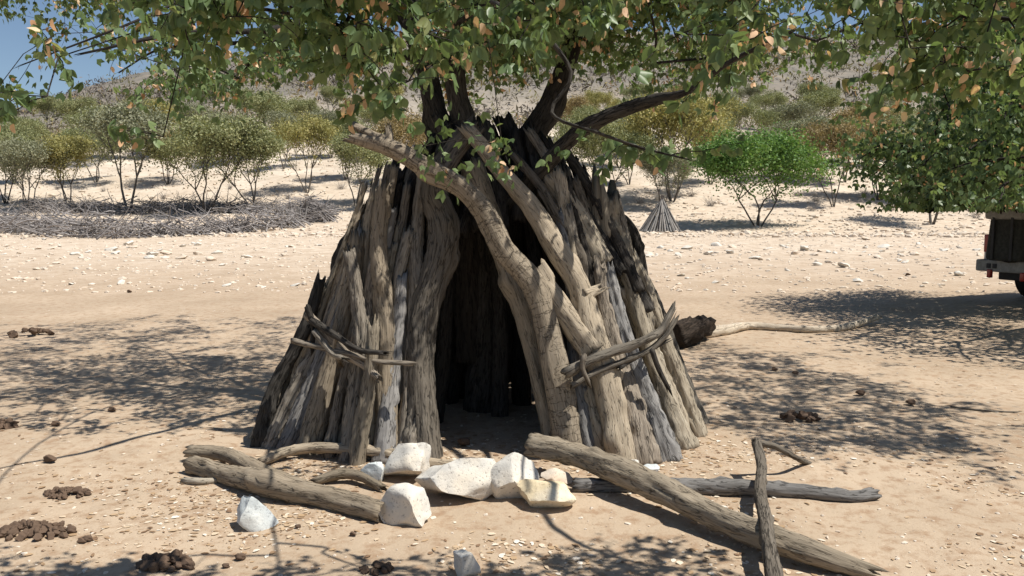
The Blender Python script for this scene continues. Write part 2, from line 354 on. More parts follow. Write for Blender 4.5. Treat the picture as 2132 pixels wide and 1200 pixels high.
for i in range(64):
    left = i < 36; u = (i / 35.0) if left else (i - 36) / 27.0
    bx = 545 + 320 * u + random.uniform(-8, 8) if left else 1235 + 215 * u + random.uniform(-8, 8)
    by = (925 + 30 * math.sin(u * 1.8)) if left else (962 - 72 * u ** 2)
    f = random.uniform(.5, .97); tx, ty = (bx + (900 - bx) * f * .62, by - (by - 330) * f) if left else (bx + (1120 - bx) * f * .75, by - (by - 330) * f)
    w_ = random.uniform(17, 36); jx = random.uniform(-14, 14)
    hlog([(bx, by), (bx * .66 + tx * .34 + jx, by * .66 + ty * .34), (bx * .3 + tx * .7 - jx * .5, by * .3 + ty * .7), (tx, ty)], [w_ * 1.45, w_, w_ * .9, w_ * .7], random.choice(['tan', 'tan', 'grey', 'grey', 'dark', 'silver']),
         off=random.choice([-.04, .02, .05, .08]), d1=6.35, rough=.28, nu=22, jag=(.02, .045))
# top bundle
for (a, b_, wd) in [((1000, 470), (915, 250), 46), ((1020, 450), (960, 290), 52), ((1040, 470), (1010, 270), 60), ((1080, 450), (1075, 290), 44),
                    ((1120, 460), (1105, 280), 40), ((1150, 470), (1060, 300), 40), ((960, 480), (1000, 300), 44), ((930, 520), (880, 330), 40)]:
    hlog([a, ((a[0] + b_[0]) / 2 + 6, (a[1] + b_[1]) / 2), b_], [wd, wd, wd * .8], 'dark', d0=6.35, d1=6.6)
for i, (a, b_) in enumerate([((760, 610), (868, 318)), ((792, 570), (900, 290)), ((832, 545), (930, 268)), ((860, 560), (955, 300)), ((1330, 600), (1180, 318)), ((1292, 560), (1140, 296)), ((1252, 525), (1104, 276)), ((1350, 640), (1215, 370)), ((735, 640), (835, 362))]):
    hlog([a, ((a[0] + b_[0]) / 2 + (-1) ** i * 7, (a[1] + b_[1]) / 2), b_], [40, 36, 26], 'grey' if i % 3 == 0 else 'dark', d0=6.1, d1=6.5, rough=.24, nu=26, jag=(.02, .05))
# back ring
CX, CY = -.27, 6.9
for i, a in enumerate(np.linspace(R(-8), R(188), 25)):
    rr = 1.55 + .12 * math.sin(i * 2.3); x = CX + rr * math.cos(a); y = CY + rr * .95 * math.sin(a)
    tp = np.array([CX + .22 * math.cos(a + .3), CY - .1 + .22 * math.sin(a), 2.25 + .25 * math.sin(i * 1.9)])
    p0 = np.array([x, y, -.03]); md = (p0 + tp) / 2 + np.array([.07 * math.sin(i * 3.1), .06 * math.cos(i * 2.2), 0])
    cnt[0] += 1; r0 = .075 + .025 * math.sin(i * 1.3)
    obj('log', logmesh([p0, md, tp], [r0 * 1.3, r0, r0 * .75], cnt[0], .2, 18, .06), M['dark' if i % 3 else 'grey'], shelter)
# withies tied round the flanks
def withy(pp, wd, mat='grey', d=5.35, dd=0):
    cnt[0] += 1; P = [at(x, y, d + dd * i / (len(pp) - 1)) for i, (x, y) in enumerate(pp)]
    obj('binding_branch', logmesh(P, [w_ * .5 * d / F for w_ in np.linspace(wd[0], wd[1], len(P))], cnt[0], .14, 12, .02), M[mat], shelter)
DB = 5.33
withy([(640, 655), (675, 690), (720, 735), (770, 770), (785, 785)], (20, 14), 'grey', 5.75, -.3)
withy([(612, 710), (660, 722), (720, 735), (780, 752), (850, 757)], (13, 10), 'grey', 5.7, -.25)
withy([(650, 668), (700, 700), (745, 728), (795, 735)], (16, 10), 'dark', 5.68, -.25)
withy([(655, 690), (690, 735), (712, 745)], (14, 10), 'grey', 5.66, -.15)
withy([(640, 640), (652, 680), (650, 720)], (14, 10), 'dark', 5.72, -.05)
withy([(700, 700), (695, 725), (703, 745)], (8, 8), 'tan', 5.6, 0)
withy([(1180, 777), (1230, 750), (1290, 728), (1345, 708), (1375, 690), (1392, 660)], (24, 15), 'grey', 5.4, .25)
withy([(1192, 803), (1240, 775), (1300, 752), (1350, 730), (1385, 700), (1402, 672)], (15, 12), 'grey', 5.42, .25)
withy([(1290, 765), (1330, 742), (1380, 715)], (10, 8), 'dark', 5.5, .15)
withy([(1215, 742), (1212, 765), (1220, 785)], (12, 10), 'grey', 5.38, 0)
withy([(1358, 730), (1372, 770), (1390, 805)], (12, 10), 'dark', 5.5, 0)
# ------------------------------------------------------------------ loose logs on the ground
def glog(name, pp, wd, mat, label, lift=0, cat='log', rough=.15, fork=None, nu=26, jag=(.03, .03), group=None):
    cnt[0] += 1
    def conv(pp, wd):
        P = []
        for i, p in enumerate(pp):
            x, y = p[0], p[1]; lf = p[2] if len(p) > 2 else lift
            wpx = np.interp(i / (len(pp) - 1), np.linspace(0, 1, len(wd)), wd)
            g = hit(x, y + wpx * .5) if len(p) < 4 else at(x, y, p[3]); r = wpx * .5 * g[1] / F
            if len(p) == 4: P.append((g, r)); continue
            P.append((np.array([g[0], g[1], g[2] + r * .85 + lf]), r))
        return [p for p, _ in P], [r for _, r in P]
    P, r = conv(pp, wd); ms = [logmesh(P, r, cnt[0], rough, nu, .03, jag)]
    for (fp, fw) in (fork or []):
        P2, r2 = conv(fp, fw); ms.append(logmesh(P2, r2, cnt[0] + 40, rough, nu, .03, jag))
    c = np.mean(np.array(P), axis=0); c[2] = min(p[2] for p in P) - max(r)
    m = ms[0] if len(ms) == 1 else merge(ms)
    m.transform(__import__('mathutils').Matrix.Translation(Vector(-c)))
    return obj(name, m, M[mat], None, label, cat, group, loc=c)
glog('fallen_log', [(402, 966), (470, 985), (560, 1002), (650, 1025), (730, 1045), (795, 1064)], [36, 40, 62, 50, 48, 46], 'tan',
     'thick barkless log with a split forked end lying before the stones', rough=.2, fork=[([(400, 948, .03), (470, 956, .04), (550, 985, .01), (620, 1014)], (28, 40))])
glog('fallen_log', [(1108, 958, .12), (1200, 978, .11), (1300, 1008, .08), (1400, 1045, .05), (1500, 1090, .04), (1600, 1130, .03), (1700, 1160, .02), (1800, 1186, 0)],
     [46, 46, 60, 60, 56, 58, 54, 36], 'tan', 'long thick tan log slanting from the doorway with a hollow along its underside', nu=34, rough=.18, jag=(.01, .06))
glog('fallen_log', [(1200, 1008), (1340, 1010), (1440, 1012), (1560, 1014), (1680, 1022), (1770, 1034), (1815, 1028)], [30, 32, 34, 34, 30, 24, 26], 'silver',
     'silvery grey straight log lying behind the long tan log', rough=.22)
glog('fallen_pole', [(545, 962), (600, 948, .03), (660, 945, .05), (740, 950, .05), (815, 955, .04)], [20, 22, 22, 22, 20], 'tan',
     'slender smooth pole lying along the foot of the left wall of logs', rough=.06)
glog('threshold_pole', [(880, 962), (950, 968), (1030, 975)], [24, 24, 24], 'tan', 'short pole lying across the doorway behind the white stones', rough=.08)
glog('curved_branch', [(655, 1003), (700, 997, .03), (745, 1000, .03), (795, 1015)], [18, 22, 22, 18], 'tan', 'short bowed branch arching from forked log to white stones', rough=.1)
glog('crooked_stick', [(1575, 925, 0, 5.1), (1586, 970, 0, 4.85), (1582, 1020, 0, 4.5), (1592, 1075, 0, 4.05), (1600, 1130, 0, 3.75), (1612, 1195, 0, 3.5), (1624, 1270, 0, 3.38)],
     [20, 22, 24, 30, 32, 38, 42], 'grey', 'crooked grey stick with a side branch lying across the two logs', rough=.2,
     fork=[([(1576, 922, 0, 5.1), (1615, 930, 0, 5.15), (1650, 950, 0, 5.2), (1690, 968, 0, 5.42)], (14, 10))])
glog('bleached_branch', [(1462, 692), (1510, 686), (1555, 678), (1620, 682), (1690, 686), (1760, 680), (1825, 668, .06)], [24, 22, 18, 16, 15, 15, 12], 'pale',
     'long bleached white branch lying on sand behind the shelter', rough=.1)
glog('burnt_stump', [(1405, 700, .0), (1430, 692, .02), (1462, 684, .05)], [52, 56, 48], 'burnt', 'charred dark stump end lying beside the bleached branch', cat='stump', rough=.4, jag=(.03, .08))
glog('wood_stub', [(385, 1000), (420, 1002), (455, 1000)], [14, 15, 12], 'pale', 'pale stub of wood beside the forked end of the log', rough=.2)
glog('thin_twig', [(1985, 848), (2050, 856), (2112, 858)], [4, 5, 3], 'grey', 'thin dark twig lying alone on open sand', cat='twig', nu=8)
# ------------------------------------------------------------------ stones
def ico(sub):
    import bmesh
    bm = bmesh.new(); bmesh.ops.create_icosphere(bm, subdivisions=sub, radius=1)
    V = np.array([v.co[:] for v in bm.verts]); Fc = np.array([[v.index for v in f.verts] for f in bm.faces]); bm.free(); return V, Fc
ICO = {k: ico(k) for k in (1, 2, 3, 4)}
def rockmesh(seed, size, sub=4, planes=11, rough=.13, jit=.25):
    V, Fc = ICO[sub]; V = V.copy(); r = np.random.default_rng(seed)
    for k in range(planes):
        nn = r.normal(size=3); nn /= np.linalg.norm(nn); d = .42 + .34 * r.random()
        dd = V @ nn - d; V = V - np.clip(dd, 0, None)[:, None] * nn
    V += V * (rough * fbm(V * 3 + seed, seed, 4))[:, None]
    lo, hi = V.min(axis=0), V.max(axis=0); V = (V - (lo + hi) / 2) / ((hi - lo) / 2)
    m = mesh('stone', V * np.asarray(size), [Fc], smooth=True); m.set_sharp_from_angle(angle=R(48)); return m
def stone_at(px, pyb, wpx, hpx, mat, label, seed, depth=.8, planes=14, rz=0.0, sink=.28, lift=0, tilt=0):
    g = hit(px, pyb); k = g[1] / F; hx = wpx * .53 * k; hz = hpx * .5 * k * 1.02
    m = rockmesh(seed, (hx, hx * depth, hz), planes=planes)
    o = obj('stone', m, M[mat], None, label, 'stone', loc=(g[0], g[1] + hx * depth * .6, g[2] + hz * (1 - sink) + lift))
    o.rotation_euler = (0, tilt, rz); return o
stone_at(843, 1008, 112, 92, 'stone_white', 'angular white stone leaning on others at the doorway, left of the widest stone', 11, tilt=-.3)
stone_at(948, 1050, 178, 108, 'stone_white', 'widest cream white stone in the row at the doorway', 23, .6)
stone_at(1066, 1042, 118, 112, 'stone_white', 'pointed speckled white stone standing beside the widest stone', 35, .7, tilt=.2)
stone_at(1138, 1066, 122, 66, 'stone_yellow', 'low yellowish block of stone at the end of the row', 42, .7)
stone_at(838, 1096, 112, 92, 'stone_white', 'white stone with broken brown underside against the cut log end', 51, .8)
stone_at(774, 1008, 50, 50, 'stone_blue', 'small bluish stone tucked behind the leaning white stone', 66)
stone_at(1160, 1012, 66, 34, 'rock', 'small flat pinkish stone behind the yellowish block', 71)
stone_at(532, 1104, 92, 78, 'stone_blue', 'single blue grey stone on sand in front of the forked log', 83, .7, tilt=.25)
stone_at(972, 1206, 58, 66, 'stone_white', 'lone white stone in the sand well before the row', 95, .8)
stone_at(1319, 981, 26, 26, 'stone_white', 'little white stone at the foot of a tan shelter log', 101)
stone_at(1356, 992, 40, 24, 'stone_blue', 'little flat grey stone at the foot of the grey shelter log', 104)
# ------------------------------------------------------------------ background rocks
protos = [rockmesh(200 + i, (1, .9, .55), 2, 9, .1) for i in range(8)]
n = 0
while n < 240:
    px = random.uniform(-40, 2170); py = random.choice([random.gauss(522, 9), random.gauss(530, 16), random.uniform(478, 600)])
    if 640 < px < 1400 and py > 540: continue
    if px < 720 and py < 497: continue
    g = hit(px, py)
    if g[1] > 60: continue
    s = random.choice([.07, .09, .11, .13, .2]) * random.uniform(.7, 1.3)
    m = protos[n % 8]
    o = obj('rock', m, M['rock' if n % 3 == 0 else 'stone_white'], None, 'pale rock scattered on the open ground before the hillside', 'rock', 'pale rocks strewn over the open ground', loc=(g[0], g[1], g[2] + s * .18))
    o.scale = (s, s * random.uniform(.6, 1), s * random.uniform(.5, 1)); o.rotation_euler = (random.uniform(-.3, .3), random.uniform(-.3, .3), random.uniform(0, 6.3)); n += 1
def scatter_mesh(pos, scl, base, tint=None, flat=.6, seed=1):
    r = np.random.default_rng(seed); V, Fc = base; N, K = len(pos), len(V)
    a = r.random(N) * 6.283; c, s = np.cos(a), np.sin(a); Z = np.zeros(N); O = np.ones(N)
    RM = np.stack([np.stack([c, -s, Z], -1), np.stack([s, c, Z], -1), np.stack([Z, Z, O], -1)], 1)
    st = np.stack([scl * r.uniform(.7, 1.3, N), scl * r.uniform(.6, 1, N), scl * flat * r.uniform(.6, 1.2, N)], -1)
    W = (V[None] + r.normal(size=(N, K, 3)) * .16) * st[:, None]
    W = np.einsum('nij,nkj->nki', RM, W) + pos[:, None]
    Fs = (Fc[None] + (np.arange(N) * K)[:, None, None]).reshape(-1, 3)
    return mesh('scatter', W.reshape(-1, 3), [Fs], smooth=False)
N = 9000; Yr = 40 + 75 * rng.random(N) ** 1.3; Xr = (rng.random(N) - .5) * Yr * 1.5
pos = np.stack([Xr, Yr, terr(Xr, Yr) + .02], -1)
obj('stony_rubble', scatter_mesh(pos, .06 + .22 * rng.random(N) ** 3, ICO[1]), M['rock'], kind='stuff', label='pale stone rubble covering the lower hillside', cat='rubble')
N = 5500; Yr = 17 + 27 * rng.random(N); Xr = (rng.random(N) - .5) * Yr * 1.5
pos = np.stack([Xr, Yr, terr(Xr, Yr)], -1)
obj('gravel', scatter_mesh(pos, .025 + .08 * rng.random(N) ** 2.5, ICO[1], seed=2), M['rock'], kind='stuff', label='white gravel on the open ground beyond the shelter', cat='gravel')
N = 2600; Yr = 3.4 + 11 * rng.random(N) ** 1.5; Xr = (rng.random(N) - .5) * Yr * 1.5
pos = np.stack([Xr, Yr, terr(Xr, Yr) + .002], -1)
obj('pebbles', scatter_mesh(pos, .004 + .013 * rng.random(N) ** 3, ICO[1], seed=3), M['rock'], kind='stuff', label='small pebbles and clods in the near sand', cat='pebbles')
# litter: curled dry leaves and chips
def litter(N, seed):
    r = np.random.default_rng(seed)
    y = np.concatenate([3.4 + 7 * r.random(N // 5) ** 1.4, 4.9 + .9 * r.normal(size=N - N // 5) * .8]); x = np.where(np.arange(N) < N // 5, (r.random(N) - .5) * y * 1.5, r.normal(size=N) * 1.5 + .2)
    y = np.clip(y, 3.3, 12); kp = vn(np.stack([x * 1.6, y * 1.6, 0 * x], -1), 51) + r.normal(size=N) * .35 > -.05; x, y = x[kp], y[kp]; N = len(x); L = .005 + .022 * r.random(N) ** 2.5; Wd = L * r.uniform(.3, .8, N)
    a = r.random(N) * 6.28; T = np.array([[-1, 0, .1], [-.3, -1, .4], [.5, -.8, .3], [1, 0, .2], [.5, .8, .35], [-.3, 1, .5]])
    V = T[None] * np.stack([L, Wd, L * .5 * r.random(N)], -1)[:, None]
    c, s = np.cos(a)[:, None], np.sin(a)[:, None]
    W = np.stack([V[..., 0] * c - V[..., 1] * s + x[:, None], V[..., 0] * s + V[..., 1] * c + y[:, None], V[..., 2] + terr(x, y)[:, None] + .003], -1)
    Fq = (np.array([[0, 1, 5], [1, 2, 4], [1, 4, 5], [2, 3, 4]])[None] + (np.arange(N) * 6)[:, None, None]).reshape(-1, 3)
    m = mesh('litter', W.reshape(-1, 3), [Fq]); fattr(m, 'tint', np.repeat(r.random(N), 6)); return m
obj('leaf_litter', litter(20000, 5), M['litter'], kind='stuff', label='dry leaf litter and wood chips round the shelter', cat='litter')
# ------------------------------------------------------------------ dung
def dung_pile(px, py, wpx, npel, label, mat='dung', rad=.028):
    rad *= .62; npel = int(npel * 1.9)
    g = hit(px, py); k = g[1] / F; Wm = wpx * .5 * k; root = obj('dung_pile', None, None, None, label, 'dung', loc=g)
    for i in range(npel):
        a = random.random() * 6.28; q_ = random.random() ** .6; x = math.cos(a) * q_ * Wm; y = math.sin(a) * q_ * Wm * .6
        rr = rad * random.uniform(.75, 1.25); z = (1 - q_) * rad * 1.6 + rr * .6 + tz(g[0] + x, g[1] + y) - g[2]
        o = obj('pellet', DP[i % 3], M[mat], root, loc=(x, y, z)); o.scale = (rr * 1.2, rr, rr * .85); o.rotation_euler = (random.uniform(-.4, .4), random.uniform(-.4, .4), a)
DP = [rockmesh(300 + i, (1, 1, 1), 3, 5, .42) for i in range(3)]
for d_ in DP: d_.materials.append(M['dung'])
dung_pile(140, 1032, 95, 26, 'rounded brown dung heap on open sand level with the forked log')
dung_pile(75, 1112, 160, 34, 'long dark dung heap at the edge of a shadow patch', rad=.032)
dung_pile(350, 1180, 110, 14, 'loose dung heap with a few large ridged lumps', rad=.04)
dung_pile(785, 1190, 70, 14, 'small blackish dung heap in shade before the white stones', rad=.026)
dung_pile(65, 700, 90, 7, 'row of brown dung lumps far out on sunlit sand', rad=.07)
dung_pile(1665, 875, 80, 9, 'dark dung heap in dappled shade beside the shelter', rad=.05)
dung_pile(10, 892, 50, 8, 'dung heap beside a pale chip on sunlit sand', rad=.045)
for (px, py, s) in [(500, 1168, .032), (172, 1132, .026), (182, 1128, .03), (105, 965, .05), (235, 858, .04), (1655, 782, .04), (965, 930, .055), (620, 1100, .02), (735, 1118, .022), (470, 1185, .022),
                    (1895, 845, .05), (1790, 825, .05), (118, 888, .04), (1612, 772, .04), (270, 610, .06), (1890, 575, .07)]:
    g = hit(px, py); o = obj('dung_lump', DP[int(px) % 3], None, None, 'single round brown dung lump lying on sand', 'dung', 'scattered dung lumps', loc=(g[0], g[1], g[2] + s * .6)); s *= .75; o.scale = (s * 1.2, s, s * .75)
# ------------------------------------------------------------------ skeleton trees for the background
def tubes(segs, nu=5):
    """segs: list (p0,p1,r0,r1) -> mesh verts, quads"""
    A = np.array([s[0] for s in segs]); B = np.array([s[1] for s in segs]); r0 = np.array([s[2] for s in segs]); r1 = np.array([s[3] for s in segs])
    T = B - A; T /= np.maximum(np.linalg.norm(T, axis=1), 1e-6)[:, None]
    ref = np.where(np.abs(T[:, 2:3]) > .9, np.array([[1., 0, 0]]), np.array([[0, 0, 1.]]))
    U = np.cross(T, ref); U /= np.linalg.norm(U, axis=1)[:, None]; W = np.cross(T, U)
    th = np.linspace(0, 2 * np.pi, nu, endpoint=False); rg = U[:, None] * np.cos(th)[None, :, None] + W[:, None] * np.sin(th)[None, :, None]
    V = np.concatenate([A[:, None] + rg * r0[:, None, None], B[:, None] + rg * r1[:, None, None]], 1)
    i = np.arange(nu); j = np.roll(i, -1); Q = np.stack([i, j, j + nu, i + nu], -1)
    Q = (Q[None] + (np.arange(len(segs)) * 2 * nu)[:, None, None]).reshape(-1, 4); return V.reshape(-1, 3), Q
def tube_mesh(segs, nu=5):
    V, Q = tubes(segs, nu); m = mesh('branches', V, [Q]); fattr(m, 'grain', V * np.array([1, 1, .15]), True); fattr(m, 'cross', V, True); return m
def grow(seed, height, spread, stems, low=.25, levels=4):
    r = random.Random(seed); segs = []; tips = []
    def br(p, d, ln, rad, lev):
        k = 3; q = p
        for i in range(k):
            d = (d + Vector((r.gauss(0, .13), r.gauss(0, .13), r.gauss(.04, .08)))).normalized(); e = q + d * ln / k
            segs.append((q[:], e[:], rad * (1 - .3 * i / k), rad * (1 - .3 * (i + 1) / k))); q = e
            if lev >= 1 and i > 0: tips.append(q[:])
        if lev >= levels: tips.append(q[:]); return
        for i in range(r.choice([2, 3, 3])):
            a = r.uniform(0, 6.28); dv = Vector((math.cos(a) * spread, math.sin(a) * spread, r.uniform(.05, .75)))
            br(q, (d * .75 + dv * .75).normalized(), ln * r.uniform(.62, .82), rad * .6, lev + 1)
    for s_ in range(stems):
        a = 6.28 * s_ / stems + r.uniform(-.5, .5); t = .35 if stems > 1 else .06
        br(Vector((.05 * math.cos(a), .05 * math.sin(a), -.05)), Vector((math.cos(a) * t * spread * 1.6, math.sin(a) * t * spread * 1.6, 1)).normalized(), height * (low + .08), height * .012 / math.sqrt(stems) * 1.6, 0)
    zmax = max(t_[2] for t_ in tips); f = height / zmax
    segs = [(tuple(c * f for c in a), tuple(c * f for c in b_), r0, r1) for a, b_, r0, r1 in segs]; tips = [tuple(c * f for c in t_) for t_ in tips]
    return segs, np.array(tips)
def leaf_cloud(tips, N, sig, size, seed, zmin=0):
    r = np.random.default_rng(seed); c = tips[r.integers(0, len(tips), N)] + r.normal(size=(N, 3)) * sig * np.array([1, 1, .7])
    c = c[c[:, 2] > zmin]; N = len(c)
    u = r.normal(size=(N, 3)); u /= np.linalg.norm(u, axis=1)[:, None]; v = np.cross(u, r.normal(size=(N, 3))); v /= np.linalg.norm(v, axis=1)[:, None]
    s = size * r.uniform(.6, 1.3, N)[:, None]
    V = np.stack([c - u * s, c - v * s * .55, c + u * s, c + v * s * .55], 1).reshape(-1, 3)
    m = mesh('crown', V, [np.arange(N * 4).reshape(-1, 4)], smooth=False)
    tn = np.clip(.5 + .5 * fbm(c / .9, seed, 2) + r.normal(size=N) * .22, 0, 1); fattr(m, 'tint', np.repeat(tn, 4)); return m
PT = []
for i, (hh, sp, stm, lo, nl) in enumerate([(5, .8, 3, .15, 17000), (5, .7, 4, .16, 13000), (5, .9, 3, .13, 20000), (5, .6, 2, .2, 10000), (5, .8, 3, .15, 16000)]):
    segs, tips = grow(40 + i, hh, sp, stm, lo); PT.append((tube_mesh(segs), leaf_cloud(tips, nl, .3, .072, 60 + i, .75)))
segs, tips = grow(79, 3.6, 1.15, 4, .16); GT = (tube_mesh(segs, 7), leaf_cloud(tips, 24000, .34, .06, 90, .4))
PT.append(GT)
for t_ in PT: t_[0].materials.append(M['stem'])
def bgtree(px, py, hpx, kind, crown, label, group=None, rz=None, wide=1.0):
    g = hit(px, py); root = obj('tree', None, None, None, label, 'tree', group, loc=g)
    hm = hpx * 1.12 * g[1] / F; s = hm / (3.6 if kind == 5 else 5.0); root.scale = (s * wide, s * wide, s); root.rotation_euler = (0, 0, random.uniform(0, 6.28) if rz is None else rz)
    obj('trunk', PT[kind][0], None, root)
    cm = PT[kind][1]; key = (kind, crown)
    if key not in CM: CM[key] = cm.copy(); CM[key].materials.append(M['crown_' + crown])
    obj('crown', CM[key], None, root); return root
CM = {}
bgtree(1578, 472, 165, 5, 'green', 'low spreading tree with vivid green crown and forked dark trunk', wide=1.12, rz=.4)
bgtree(432, 446, 172, 2, 'olive', 'large round olive tree standing inside the brush enclosure', wide=1.0)
bgtree(527, 440, 150, 0, 'olive', 'slim stemmed olive tree beside the large round tree in the enclosure')
bgtree(140, 432, 128, 0, 'yellow', 'yellow green tree with bare splayed stems behind the brush fence', wide=.95)
bgtree(270, 440, 185, 3, 'grey', 'thin grey green tree rising between yellow tree and enclosure trees', wide=1.0)
bgtree(12, 425, 130, 4, 'olive', 'bushy tree on a dark trunk at the far end of brush fence', wide=1.0)
bgtree(58, 440, 130, 1, 'grey', 'sparse grey green tree close behind the brush fence end')
bgtree(640, 402, 140, 1, 'yellow', 'small yellowish tree alone on the pale slope above the fence gate', wide=.8)
bgtree(742, 432, 130, 4, 'olive', 'olive tree on slope partly hidden by the shelter')
bgtree(1248, 425, 150, 2, 'olive', 'round olive bush tree just beyond the shelter top', wide=.9)
bgtree(1400, 420, 195, 1, 'yellow', 'tall yellow olive tree behind the small conical hut')
bgtree(1378, 440, 110, 4, 'grey', 'grey green tree right behind the small conical hut', wide=.9)
bgtree(1735, 432, 150, 0, 'rust', 'rust tinted tree beside the vivid green tree', wide=.75)
bgtree(1830, 418, 150, 1, 'rust', 'brownish tree with pale trunk farther from the vivid green tree')
bgtree(1940, 468, 190, 3, 'olive', 'slender pale trunk tree standing over its own shadow near the vehicle')
bgtree(1888, 420, 150, 4, 'olive', 'olive tree behind the slender pale trunk tree')
OL = ['olive', 'grey', 'olive', 'yellow', 'olive', 'grey', 'olive', 'rust']
SP = [(560, 322, 110), (470, 345, 95), (230, 335, 95), (330, 330, 100), (60, 340, 80), (690, 330, 85), (800, 335, 110), (870, 390, 130), (1220, 330, 90), (1290, 350, 90), (1340, 330, 110), (1450, 345, 120),
      (1540, 330, 100), (1640, 330, 95), (1700, 300, 90), (1780, 340, 100), (1850, 330, 100), (1990, 370, 120), (2080, 390, 130), (2120, 350, 110), (160, 300, 80), (400, 300, 75), (620, 290, 70), (760, 285, 70),
      (1400, 285, 75), (1500, 275, 70), (1600, 272, 70), (1250, 275, 70), (900, 300, 80), (1950, 300, 80), (30, 385, 110), (350, 385, 100), (200, 380, 95), (590, 355, 100), (720, 375, 110), (1310, 385, 110), (1480, 385, 120), (1660, 375, 110), (1760, 380, 110), (1420, 250, 60), (1340, 240, 55), (1560, 240, 55), (1700, 245, 60), (820, 250, 60), (690, 245, 55), (430, 245, 55), (1850, 260, 65), (1180, 300, 80), (510, 270, 60), (290, 275, 60), (100, 270, 55), (2060, 300, 80)]
for i, (px, py, hp) in enumerate(SP):
    bgtree(px, py, hp, i % 5, OL[i % 8], {'olive': 'olive green', 'yellow': 'yellowish', 'grey': 'grey green', 'rust': 'rusty brown'}[OL[i % 8]] + ' bushy tree scattered on the stony slope', 'trees on the stony slope', wide=random.uniform(.85, 1.2))
# far scrub and woodland: one mass
def scrub(N, seed):
    r = np.random.default_rng(seed); y = 85 + 310 * r.random(N) ** 1.2; x = (r.random(N) - .5) * y * 1.6; z = terr(x, y)
    hs = r.uniform(.6, 2.4, N) * np.clip(y / 120, .5, 1.4); K = 34
    c = np.stack([x, y, z], -1)[:, None] + r.normal(size=(N, K, 3)) * (hs[:, None, None] * np.array([.6, .6, .3])) + np.stack([0 * hs, 0 * hs, hs * .45], -1)[:, None]
    u = r.normal(size=(N, K, 3)); u[..., 2] += .6; u /= np.linalg.norm(u, axis=-1)[..., None]; v = np.cross(u, r.normal(size=(N, K, 3))); v /= np.linalg.norm(v, axis=-1)[..., None]
    s = (hs * .24)[:, None, None] * r.uniform(.5, 1.2, (N, K, 1))
    V = np.stack([c - u * s, c - v * s * .3, c + u * s, c + v * s * .3], 2).reshape(-1, 3)
    m = mesh('scrub', V, [np.arange(N * K * 4).reshape(-1, 4)], smooth=False)
    fattr(m, 'tint', np.repeat(np.clip(np.repeat(r.random(N) ** 1.3, K) + r.normal(size=N * K) * .08, 0, 1), 4)); return m
obj('hillside_scrub', scrub(3400, 8), M['scrub'], kind='stuff', label='grey brown scrub covering the far hillside', cat='scrub')
# bare grey bushes
def bush(seed):
    r = random.Random(seed); s = []
    for i in range(46):
        a = r.uniform(0, 6.28); t = r.uniform(.2, 1.1); L = r.uniform(.35, .8); p = Vector((r.gauss(0, .08), r.gauss(0, .08), 0)); d = Vector((math.cos(a) * t, math.sin(a) * t, 1)).normalized()
        for k in range(3):
            e = p + d * L / 3; s.append((p[:], e[:], .008 - k * .002, .006 - k * .002)); p = e; d = (d + Vector((r.gauss(0, .35), r.gauss(0, .35), r.gauss(0, .2)))).normalized()
    V, Q = tubes(s, 3); return mesh('bush', V, [Q])
BM = [bush(i) for i in range(4)]
for (px, py) in [(215, 400), (340, 415), (480, 395), (600, 415), (710, 395), (1330, 425), (1480, 430), (1660, 410), (1700, 420), (1690, 440), (1850, 440), (1800, 405), (1980, 430), (2030, 455), (760, 390), (120, 395), (1440, 410), (300, 430), (95, 420), (1900, 400)]:
    g = hit(px, py); o = obj('bare_bush', BM[px % 4], M['twig_grey'], None, 'leafless grey bush on the stony slope', 'bush', 'bare bushes on the slope', loc=g); k = random.uniform(.9, 1.8); o.scale = (k, k, k * .8)
# ------------------------------------------------------------------ brush enclosure
fence = obj('brush_fence', None, None, None, 'low ring fence of piled dry grey thorn branches', 'fence', loc=hit(330, 485))
F0 = np.array(fence.location)
def brushline(pp, N, hgt, dep, seed):
    r = np.random.default_rng(seed); P = np.array([hit(x, y) for x, y in pp]); t = np.concatenate([[0], np.cumsum(np.linalg.norm(np.diff(P, axis=0), axis=1))]); S = []
    for i in range(N):
        u = r.random() * t[-1]; c = np.array([np.interp(u, t, P[:, k]) for k in range(3)])
        c[1] += r.normal() * dep; c[2] = tz(c[0], c[1]) + r.random() ** 1.4 * hgt * .75 * (1 + .55 * math.sin(u * 2.1) * math.sin(u * .83 + 1))
        a = r.normal() * .9 + (0 if r.random() < .5 else math.pi); L = r.uniform(.7, 2.3); rad = r.uniform(.014, .05)
        d = np.array([math.cos(a), math.sin(a) * .8 - .25, r.uniform(-.3, .85)]); d /= np.linalg.norm(d); p = c - d * L * .5; p[2] = max(p[2], c[2] * 0 + tz(p[0], p[1]) + .02)
        for k in range(3):
            e = p + d * L / 3; S.append((p - F0, e - F0, rad * (1 - k * .25), rad * (.75 - k * .22))); p = e; d = d + r.normal(size=3) * .25; d /= np.linalg.norm(d)
    V, Q = tubes(S, 4); return mesh('brush', V, [Q])
M['brush'] = simple('brush_wood', (.27, .25, .24), .9, .1, .45, 1.5)
obj('front_brush', brushline([(-60, 470), (40, 484), (150, 492), (280, 495), (420, 489), (540, 480), (620, 472)], 1500, 1.2, .9, 1), M['brush'], fence, kind='stuff')
obj('rear_brush', brushline([(60, 440), (200, 444), (330, 443), (440, 442), (560, 444), (620, 448)], 900, .9, .7, 2), M['brush'], fence, kind='stuff')
obj('end_brush', brushline([(630, 462), (655, 458), (680, 462)], 520, 1.35, .5, 3), M['brush'], fence, kind='stuff')
